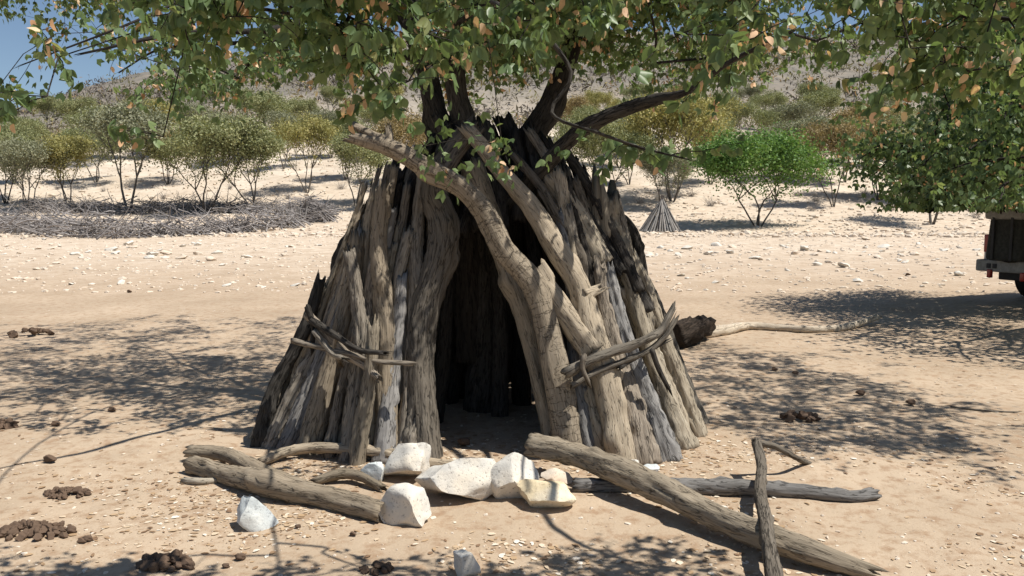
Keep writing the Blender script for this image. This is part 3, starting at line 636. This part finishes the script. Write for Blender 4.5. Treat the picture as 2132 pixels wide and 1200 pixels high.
for i in range(9):
    g0 = hit(588 + i * 6, 468 - (i % 3) * 3); g1 = g0 + np.array([.35 * math.sin(i * 2.1), .1, 1.15 + .2 * math.sin(i * 1.7)])
    obj('gate_post', tube_mesh([(g0 - F0, (g0 + g1) / 2 - F0 + np.array([.05, 0, 0]), .06, .05), ((g0 + g1) / 2 - F0 + np.array([.05, 0, 0]), g1 - F0, .05, .035)], 6), M['silver'], fence)
# ------------------------------------------------------------------ small far hut
g = hit(1374, 482); hut = obj('small_conical_hut', None, None, None, 'small grey conical pole hut far behind beside green tree', 'hut', loc=g)
sc_ = g[1] / F
for i in range(46):
    a = 6.283 * i / 46; rr = 42 * sc_ * random.uniform(.9, 1.08); tp = 68 * sc_ * random.uniform(.85, 1.1)
    p0 = np.array([math.cos(a) * rr, math.sin(a) * rr, -.03]); p1 = np.array([-math.cos(a) * .08 + .1, -math.sin(a) * .08, tp]); md = (p0 + p1) / 2 + np.random.default_rng(i).normal(size=3) * .03
    obj('pole', tube_mesh([(p0, md, .055, .045), (md, p1, .045, .03)], 6), M['silver'], hut)
# ------------------------------------------------------------------ vehicle
def boxm(name, lo, hi, mat, parent, bev=.03, taper=None):
    import bmesh
    bm = bmesh.new(); bmesh.ops.create_cube(bm, size=1)
    for v in bm.verts:
        t = [lo[k] + (v.co[k] + .5) * (hi[k] - lo[k]) for k in range(3)]
        if taper and v.co.z > 0: t[0] += taper[0] * (1 if v.co.x < 0 else -1); t[1] += taper[1] * (1 if v.co.y < 0 else -1)
        v.co = t
    if bev: bmesh.ops.bevel(bm, geom=bm.edges[:], offset=bev, segments=3, affect='EDGES', profile=.6)
    m = bpy.data.meshes.new(name); bm.to_mesh(m); bm.free()
    for p in m.polygons: p.use_smooth = True
    return obj(name, m, mat, parent)
def cylm(name, c, r, wd, mat, parent, axis='y', seg=32, r2=None):
    import bmesh
    bm = bmesh.new(); bmesh.ops.create_cone(bm, cap_ends=True, segments=seg, radius1=r, radius2=r if r2 is None else r2, depth=wd)
    bmesh.ops.bevel(bm, geom=[e for e in bm.edges if len(e.link_faces) == 2 and e.calc_face_angle() > 1], offset=min(r, wd) * .15, segments=3, affect='EDGES')
    for v in bm.verts:
        x, y, z = v.co
        v.co = (x + c[0], z + c[1], y + c[2]) if axis == 'y' else (z + c[0], y + c[1], x + c[2])
    bmesh.ops.recalc_face_normals(bm, faces=bm.faces[:])
    m = bpy.data.meshes.new(name); bm.to_mesh(m); bm.free(); return obj(name, m, mat, parent)
paint = simple('car_paint', (.42, .42, .41), .35, .5, .06, 3); black = simple('black_plastic', (.03, .03, .032), .6, .3, .3, 6); canvas = simple('bag_canvas', (.05, .05, .045), .9, .1, .3, 20)
glassm = simple('dark_glass', (.015, .018, .02), .08, .6, .1, 2); redm = simple('lamp_red', (.35, .02, .015), .25, .5, .1, 4); rub = simple('tyre_rubber', (.02, .02, .02), .9, .1, .2, 20)
steel = simple('steel', (.4, .4, .4), .4, .5, .1, 5, .8); greyb = simple('bag_grey', (.30, .29, .27), .9, .1, .2, 15)
cp = at(2132, 620, 14.9); ca = R(24)
car = obj('parked_vehicle', None, None, None, 'pale four wheel drive parked in shade with bag over its spare wheel', 'vehicle', loc=(cp[0], cp[1], tz(cp[0], cp[1]))); car.rotation_euler = (0, 0, ca); car.scale = (1, 1, 1.15)
# local: +x forward, rear at x=0, width along y
body = boxm('body', (0.02, -.88, .62), (4.1, .88, 1.12), paint, car, .07)
boxm('cabin', (.04, -.84, 1.1), (2.75, .84, 1.72), paint, car, .08, (.12, .1))
boxm('rear_window', (.045, -.6, 1.16), (.1, .6, 1.58), glassm, car, .02)
for s_ in (-1, 1):
    boxm('side_window', (.45, s_ * .80 - .03, 1.18), (1.4, s_ * .80 + .03, 1.58), glassm, car, .02); boxm('side_window', (1.5, s_ * .80 - .03, 1.18), (2.3, s_ * .80 + .03, 1.58), glassm, car, .02)
    boxm('tail_light', (-.015, s_ * .78 - .07, .82), (.1, s_ * .78 + .07, 1.12), redm, car, .02)
    for wx in (1.4, 3.4):
        wl = cylm('wheel', (wx, s_ * .78, .39), .39, .26, rub, car); cylm('rim', (wx, s_ * (.78 + .1), .39), .23, .1, steel, wl)
    boxm('door_seam', (1.42, s_ * .885 - .004, .66), (1.44, s_ * .885 + .004, 1.1), black, car, 0)
bp = boxm('rear_bumper', (-.16, -.9, .50), (.06, .9, .70), greyb, car, .04)
for yy in (.62, .5): boxm('bumper_vent', (-.175, yy - .04, .56), (-.15, yy + .04, .64), black, bp, .005)
boxm('tow_hook', (-.2, .55, .40), (-.12, .63, .54), redm, car, .015); boxm('tow_hook', (-.2, -.1, .38), (-.1, -.02, .52), redm, car, .015)
boxm('chassis', (.1, -.6, .36), (3.9, .6, .62), black, car, .03)
cylm('spare_wheel', (-.15, .18, 1.05), .38, .24, rub, car, 'x')
bg_ = boxm('spare_wheel_bag', (-.42, -.16, .70), (-.12, .56, 1.50), canvas, car, .1, (.05, .05)); boxm('bag_lid', (-.44, -.18, 1.38), (-.10, .58, 1.56), greyb, bg_, .07)
for yy in (0, .36): boxm('strap', (-.435, yy, .72), (-.41, yy + .05, 1.5), black, bg_, .004)
rk = boxm('roof_rack', (.1, -.75, 1.76), (2.5, .75, 1.80), black, car, .015)
for i in range(6): boxm('rack_bar', (.2 + i * .42, -.76, 1.79), (.25 + i * .42, .76, 1.83), black, rk, .008)
for s_ in (-1, 1):
    for xx in (.3, 2.2): boxm('rack_foot', (xx, s_ * .66 - .03, 1.68), (xx + .06, s_ * .66 + .03, 1.78), black, rk, .008)
boxm('roof_box', (.15, -.6, 1.80), (1.5, .75, 2.02), black, car, .04)
# ------------------------------------------------------------------ leaves
LT = np.array([[0, 0, 0], [-.26, .22, .05], [-.36, .5, .07], [-.22, .8, .04], [0, 1.05, -.04], [.17, .8, .03], [.25, .5, .06], [.2, .22, .05], [0, .35, -.02], [0, .7, -.03]])
LF = np.array([[0, 8, 1], [1, 8, 2], [2, 8, 9], [2, 9, 3], [3, 9, 4], [0, 7, 8], [7, 6, 8], [6, 9, 8], [6, 5, 9], [5, 4, 9]])
LT2 = np.array([[0, 0, 0], [-.33, .5, .05], [0, 1.05, 0], [.27, .5, .05]]); LF2 = np.array([[0, 3, 2], [0, 2, 1]])
PTm = np.array([[0, 0, 0], [-.3, .15, .03], [-.34, .5, .1], [-.2, .85, .03], [.05, 1.05, -.08], [.22, .75, .04], [.26, .4, .1], [.2, .1, .03], [0, .5, .09]])
PF = np.array([[i, (i + 1) % 8, 8] for i in range(8)])[:, ::-1]
def leaf_frames(base, r, droop=.75):
    N = len(base); d = r.normal(size=(N, 3)) * (1 - droop * .5); d[:, 2] -= droop * 1.5; d /= np.linalg.norm(d, axis=1)[:, None]
    x = np.cross(d, r.normal(size=(N, 3))); x /= np.linalg.norm(x, axis=1)[:, None]; z = np.cross(x, d); return np.stack([x, d, z], -1)
def leaves_mesh(base, Rm, size, T, Fc, tint, pair=True):
    Vs, Fs, Ts = [], [], []; o = 0
    for sgn in ((-1, 1) if pair else (0,)):
        a = sgn * .42; c, s = math.cos(a), math.sin(a); t = T * np.array([1 if sgn >= 0 else -1, 1, 1]); t = np.stack([t[:, 0] * c + t[:, 1] * s, -t[:, 0] * s + t[:, 1] * c, t[:, 2] + abs(t[:, 0]) * .1], -1)
        W = np.einsum('nij,kj->nki', Rm, t) * size[:, None, None] + base[:, None]; K = len(T)
        Fq = (Fc[None] + (np.arange(len(base)) * K)[:, None, None]).reshape(-1, 3) + o; Vs.append(W.reshape(-1, 3)); Fs.append(Fq); Ts.append(np.repeat(tint, K)); o += len(base) * K
    m = mesh('leaves', np.vstack(Vs), [np.vstack(Fs)]); fattr(m, 'tint', np.concatenate(Ts)); return m
# ------------------------------------------------------------------ the shelter's tree
XS = [-100, 0, 60, 130, 200, 330, 400, 470, 560, 650, 700, 760, 830, 900, 1000, 1100, 1180, 1260, 1330, 1400, 1500, 1600, 1700, 1800, 1950, 2250]
YS = [300, 300, 300, 250, 200, 225, 200, 235, 180, 200, 220, 235, 235, 225, 225, 215, 190, 165, 175, 225, 205, 215, 255, 260, 255, 260]
def low(px): return np.interp(px, XS, YS)
clus = []
def lit_zone(p):
    s = p[2] / SUN.z; x, y = p[0] - SUN.x * s, p[1] - SUN.y * s
    return (-4.2 < x < 1.9 and (3.75 if x < .1 else 4.1) < y < 6.3)
def try_add(n, f):
    k = 0; t = 0
    while k < n and t < 40000:
        t += 1; p = f()
        if p is not None: clus.append(p); k += 1
def near_tier():
    px = random.uniform(-120, 2250); top = -260
    if px < 300 and random.random() < .2: return None
    py = random.uniform(top, low(px) - (70 if px < 300 else 105))
    if px < 330 and py < 180 - px * .15 and random.random() < .97: return None
    if vn(np.array([[px / 150, py / 95, 0]]), 77)[0] < -.12: return None
    Y = random.uniform(2.75, 3.45 if px < 900 else 3.8); p = at(px, py, Y)
    return None if lit_zone(p) else p
def far_tier():
    px = random.uniform(-200, 1800); py = random.uniform(-120, low(px) - (45 if px < 600 or px > 1300 else 85))
    if px < 330 and py < 185 - px * .15 and random.random() < .95: return None
    if vn(np.array([[px / 120, py / 80, 4]]), 78)[0] < -.15: return None
    p = at(px, py, random.uniform(5.4, 9.0))
    return None if lit_zone(p) else p
def shade_tier():
    x = random.uniform(-6, 8.5); y = random.uniform(4.2, 13); z = random.uniform(2.9, 5.2)
    if 440 - (z - H) * F / y > 5: return None
    p = np.array([x, y, z]); s = z / SUN.z; gx_, gy_ = x - SUN.x * s, y - SUN.y * s
    if lit_zone(p): return None
    for zz in (1.3, 1.7, 2.1):
        q_ = p - np.array(SUN) * ((z - zz) / SUN.z)
        if math.hypot(q_[0] - CX, q_[1] - CY + .2) < 1.75 * (1 - zz / 2.9): return p if random.random() < .9 else None
    py = 440 + H * F / max(gy_, 1); px = 1066 + gx_ / gy_ * F
    left = px < 640 and 640 + max(0, 300 - px) * .15 < py < 840; right = 1430 < px < 2000 and 700 + (px - 1430) * .25 < py < 950
    return p if (left or right) and random.random() < .8 else (p if random.random() < .03 else None)
def hut_shade(z0, z1):
    def f():
        zz = random.uniform(z0, z1); a = random.uniform(R(175), R(370)); rr = 1.7 * (1 - zz / 2.9)
        q_ = np.array([CX + rr * math.cos(a), CY + rr * math.sin(a), zz]); p = q_ + np.array(SUN) * ((random.uniform(3.1, 4.7) - zz) / SUN.z)
        return None if 440 - (p[2] - H) * F / p[1] > 15 and random.random() < .8 else p
    return f
try_add(250, near_tier); try_add(310, far_tier); try_add(800, shade_tier); try_add(480, hut_shade(1.35, 2.5)); try_add(14, hut_shade(.2, 1.2))
tree = obj('mopane_tree', None, None, None, 'large leafy tree with dry pods growing out of the log shelter', 'tree', loc=(0, 0, 0))
def tlimb(name, P, rad, seed): return obj(name, logmesh(P, rad, seed, .2, 18, .05), M['dark'], tree)
nodes = []; par = []; minr = []
def addchain(P, rad, parent=-1):
    P = np.asarray(P); Q, r_, _ = resample(P, rad, .25); last = parent
    for p, rr in zip(Q, r_): nodes.append(p); par.append(last); minr.append(rr); last = len(nodes) - 1
    return last
def limb(name, P, rad, seed):
    if seed > 903:
        Q, r_, _ = resample(P, rad, .45); jt = rng.normal(size=Q.shape) * np.minimum(.05, .02 + r_[:, None]); jt[0] = jt[-1] = 0; P = Q + jt; rad = r_ * .85
    tlimb(name, P, rad, seed); addchain(P, rad)
tr = lambda L: [at(x, y, Y) for x, y, Y in L]
b0 = np.array([-.27, 6.95, -.05])
limb('trunk', [b0, b0 + [.05, 0, .8], b0 + [.0, -.05, 1.6], at(985, 330, 6.75), at(950, 180, 6.7), at(960, 40, 6.7), at(940, -140, 6.8)], [.16, .14, .13, .11, .09, .07, .05], 901)
limb('stem', [b0 + [.1, .05, .3], b0 + [.2, 0, 1.2], at(1090, 330, 6.75), at(1150, 210, 6.7), at(1190, 90, 6.8), at(1210, -120, 7.0)], [.15, .13, .11, .09, .08, .06], 902)
limb('stem', [b0 + [-.1, 0, .5], at(965, 400, 6.8), at(915, 270, 6.75), at(880, 120, 7.0), at(800, -60, 7.2)], [.13, .11, .10, .08, .06], 903)
limb('limb', [b0 + [.1, -.1, 1.3], at(1110, 370, 6.3), at(1190, 305, 6.1), at(1270, 255, 5.9), at(1335, 205, 5.7), at(1420, 170, 5.2), at(1520, 120, 4.6), at(1640, 70, 4.2)], [.085, .075, .068, .064, .058, .026, .016, .010], 904)
limb('limb', [at(950, 60, 6.7), at(860, 20, 6.2), at(720, 10, 5.6), at(560, 25, 5.2), at(430, 60, 5.0), at(300, 45, 4.8), at(180, 110, 4.6)], [.05, .04, .032, .024, .018, .012, .007], 905)
limb('limb', [at(955, 100, 6.7), at(980, 20, 5.4), at(1050, 10, 4.4), at(1120, 50, 3.7), at(1160, 70, 3.3)], [.03, .02, .013, .01, .007], 906)
limb('limb', [at(1200, 40, 6.8), at(1400, -60, 5.6), at(1700, -40, 4.4), at(1800, 20, 3.9), at(1950, 10, 3.6), at(2100, 40, 3.4)], [.05, .04, .03, .022, .016, .01], 907)
limb('limb', [at(880, 120, 7), at(640, 60, 7.4), at(420, 90, 7.8), at(250, 150, 8.2)], [.045, .03, .018, .008], 908)
limb('limb', [at(1120, 50, 3.7), at(1165, 180, 3.6), at(1180, 235, 3.55), at(1250, 285, 3.45), at(1330, 322, 3.4), at(1415, 328, 3.35)], [.012, .010, .009, .008, .006, .004], 909)
limb('limb', [at(640, 60, 7.4), at(500, -80, 5.5), at(330, 0, 4.0), at(200, 60, 3.8), at(60, 130, 3.6)], [.014, .011, .008, .006, .003], 910)
limb('limb', [at(880, 120, 7), at(800, -200, 8.5), at(600, -180, 10.5)], [.03, .022, .01], 911)
limb('limb', [at(1190, 90, 6.8), at(1500, -150, 8), at(1800, -150, 9)], [.035, .025, .01], 912)
for i, (dx, dy, r0) in enumerate([(-.34, .3, .09), (.36, .25, .08), (.16, -.25, .06), (-.2, .55, .1), (.62, .5, .08), (-.62, .1, .07)]):
    tlimb('stem', [b0 + [dx, dy, -.03], b0 + [dx * .8 + .04, dy * .7, .9], b0 + [dx * .35, dy * .3 - .05, 2.1]], [r0 * 1.25, r0, r0 * .7], 930 + i)
nroot = len(nodes)
clus += [at(x, y, Y) for x, y, Y in [(1300, 300, 3.45), (1400, 322, 3.37), (1240, 270, 3.5), (800, 190, 3.1), (850, 170, 3.0), (880, 305, 5.0), (340, 285, 3.6), (1045, 300, 5.2)]]
NA = np.zeros((60000, 3)); C = np.array(clus); orig = nodes[0]; order = np.argsort(np.linalg.norm(C - np.array([-.2, 6.6, 3.4]), axis=1)); tipn = []
for ci in order:
    c = C[ci]; NA[:len(nodes)] = nodes if ci == order[0] else NA[:len(nodes)]; A = NA[:len(nodes)]; d = np.linalg.norm(A - c, axis=1); i = int(np.argmin(d)); a = A[i]; L = d[i]; k = max(1, int(L / .22)); last = i; pd = rng.normal(size=3) * .09 * L
    for j in range(1, k + 1):
        t = j / k; p = a + (c - a) * t + pd * math.sin(math.pi * t) + np.array([0, 0, .12 * L * math.sin(math.pi * t)]); NA[len(nodes)] = p; nodes.append(p); par.append(last); minr.append(0); last = len(nodes) - 1
    tipn.append(last)
rad2 = np.zeros(len(nodes))
for i in range(len(nodes) - 1, nroot - 1, -1):
    rad2[i] += .0028 ** 2 if rad2[i] == 0 else 0
    if par[i] >= nroot: rad2[par[i]] += rad2[i] * .92
segs = [(nodes[par[i]], nodes[i], min(math.sqrt(rad2[i]) * 1.05, .03), min(math.sqrt(rad2[i]), .03)) for i in range(nroot, len(nodes))]
# leafy end twigs
r = np.random.default_rng(12); LB, PB = [], []
for ci, c in enumerate(C):
    near = c[1] < 4; nt_ = 2 if near else 3
    for q_ in range(nt_):
        d = r.normal(size=3) * np.array([1, 1, .35]); d[2] -= .15; d /= np.linalg.norm(d); p = c.copy(); L = r.uniform(.16, .32) * (1 if near else 1.4)
        for k in range(5):
            e = p + d * L / 5; segs.append((p, e, .0026 - k * .0003, .0023 - k * .0003)); d = d + r.normal(size=3) * .16 - np.array([0, 0, .1]); d /= np.linalg.norm(d)
            for s_ in range(2 if near else 3): LB.append(e + r.normal(size=3) * (.018 if near else .05))
            if r.random() < (.11 if near else .16):
                for s_ in range(r.integers(2, 5)): PB.append(e + r.normal(size=3) * .022 - np.array([0, 0, .02]))
            p = e
obj('branches', tube_mesh(segs, 5), M['dark'], tree)
LB = np.array(LB); PB = np.array(PB)
def vis_rank(B):
    rel = B - np.array([0, 0, H]); c, s = math.cos(PITCH), math.sin(PITCH); yc = rel[:, 1] * s + rel[:, 2] * c; zc = rel[:, 1] * c - rel[:, 2] * s
    px = 1066 + rel[:, 0] / zc * F; py = 600 - yc / zc * F; inn = (px > 5) & (px < 2127) & (py > 5) & (py < 420); return np.where(inn, zc, 1e3)
def foliage(B, T, Fc, T2, F2, mat, size, name, nind, seed, pair):
    r = np.random.default_rng(seed); Rm = leaf_frames(B, r); sz = size * r.uniform(.7, 1.25, len(B)); tn = np.clip(r.normal(.45, .22, len(B)), 0, 1); rk_ = np.argsort(vis_rank(B)); ind = rk_[:nind]; rest = rk_[nind:]
    nr = rest[B[rest, 1] < 4.4]; fr = rest[B[rest, 1] >= 4.4]
    top = obj(name, leaves_mesh(B[nr], Rm[nr], sz[nr], T, Fc, tn[nr], pair), M[mat], tree, kind='stuff')
    obj(name, leaves_mesh(B[fr], Rm[fr], sz[fr] * 1.15, T2, F2, tn[fr], pair), M[mat], tree, kind='stuff')
    for k in ind:
        m = leaves_mesh(np.zeros((1, 3)), Rm[k:k + 1], sz[k:k + 1], T, Fc, tn[k:k + 1], pair); obj('leaf' if pair else 'seed_pod', m, M[mat], top, loc=B[k])
foliage(LB, LT, LF, LT2, LF2, 'leaf', .05, 'crown', 210, 31, True)
foliage(PB, PTm, PF, PTm, PF, 'pod', .04, 'pod_clusters', 90, 32, False)
# ------------------------------------------------------------------ second tree, over the vehicle
t2 = obj('mopane_tree', None, None, None, 'broad dark tree with low hanging crown shading the parked vehicle', 'tree', loc=(11.2, 12.6, 0))
def second(seed):
    rs = random.Random(seed); S2 = []; L2 = []
    def br2(p, d, ln, rad, lev):
        q_ = p
        for i in range(4):
            d = (d + Vector((rs.gauss(0, .14), rs.gauss(0, .14), rs.gauss(-.035 * lev, .08)))).normalized(); e = q_ + d * ln / 4; S2.append((q_[:], e[:], rad * (1 - .1 * i), rad * (.9 - .1 * i))); q_ = e
            if lev >= 2: L2.append(q_[:])
        if lev >= 4: return
        for i in range(3):
            a = rs.uniform(0, 6.28); br2(q_, (d * .7 + Vector((math.cos(a), math.sin(a), rs.uniform(-.4, .4))) * .75).normalized(), ln * rs.uniform(.6, .85), rad * .6, lev + 1)
    for i in range(6):
        a = 6.28 * i / 6 + .5; br2(Vector((.1 * math.cos(a), .1 * math.sin(a), 0)), Vector((math.cos(a) * .8, math.sin(a) * .65, 1)).normalized(), 2.45, .13, 0)
    W = np.array(L2) + np.array([11.2, 12.6, 0]); px = 1066 + W[:, 0] / W[:, 1] * F; py = 440 - (W[:, 2] - H) / W[:, 1] * F
    ins = (px > 1780) & (px < 2132) & (py > 190) & (py < 400); gp = np.histogram2d(px[ins], py[ins], bins=(8, 5))[0]
    return float((gp > 4).sum() * 6 - ((px < 1740) & (py > 0)).sum() * .8 - (py > 425).sum() * .2), S2, L2
_, S2, L2 = max((second(q_) for q_ in range(14)), key=lambda t_: t_[0])
S2 = [q_ for q_ in S2 if q_[2] > .075 or min(q_[0][2], q_[1][2]) > 1.7]
obj('trunk', tube_mesh(S2, 6), M['dark'], t2)
L2 = np.array(L2); r = np.random.default_rng(5); k = 24; B2 = np.repeat(L2, k, 0) + r.normal(size=(len(L2) * k, 3)) * np.array([.34, .34, .26]); B2 = B2[B2[:, 2] > 1.8]
pm = r.random(len(B2)) < .09
for nm, sel, T_, F_, mt, sz in (('crown', ~pm, LT2, LF2, 'leaf', .095), ('pod_clusters', pm, PTm, PF, 'pod', .06)):
    b_ = B2[sel]; obj(nm, leaves_mesh(b_, leaf_frames(b_, r), sz * r.uniform(.7, 1.2, len(b_)), T_, F_, np.clip(r.normal(.3, .2, len(b_)), 0, 1), nm == 'crown'), M[mt], t2, kind='stuff')

# the shelter and its tree stand at their own base
from mathutils import Matrix
for root in (shelter, tree):
    root.location = (CX, CY, 0.0)
    for ch in root.children: ch.matrix_parent_inverse = Matrix.Translation((-CX, -CY, 0.0))
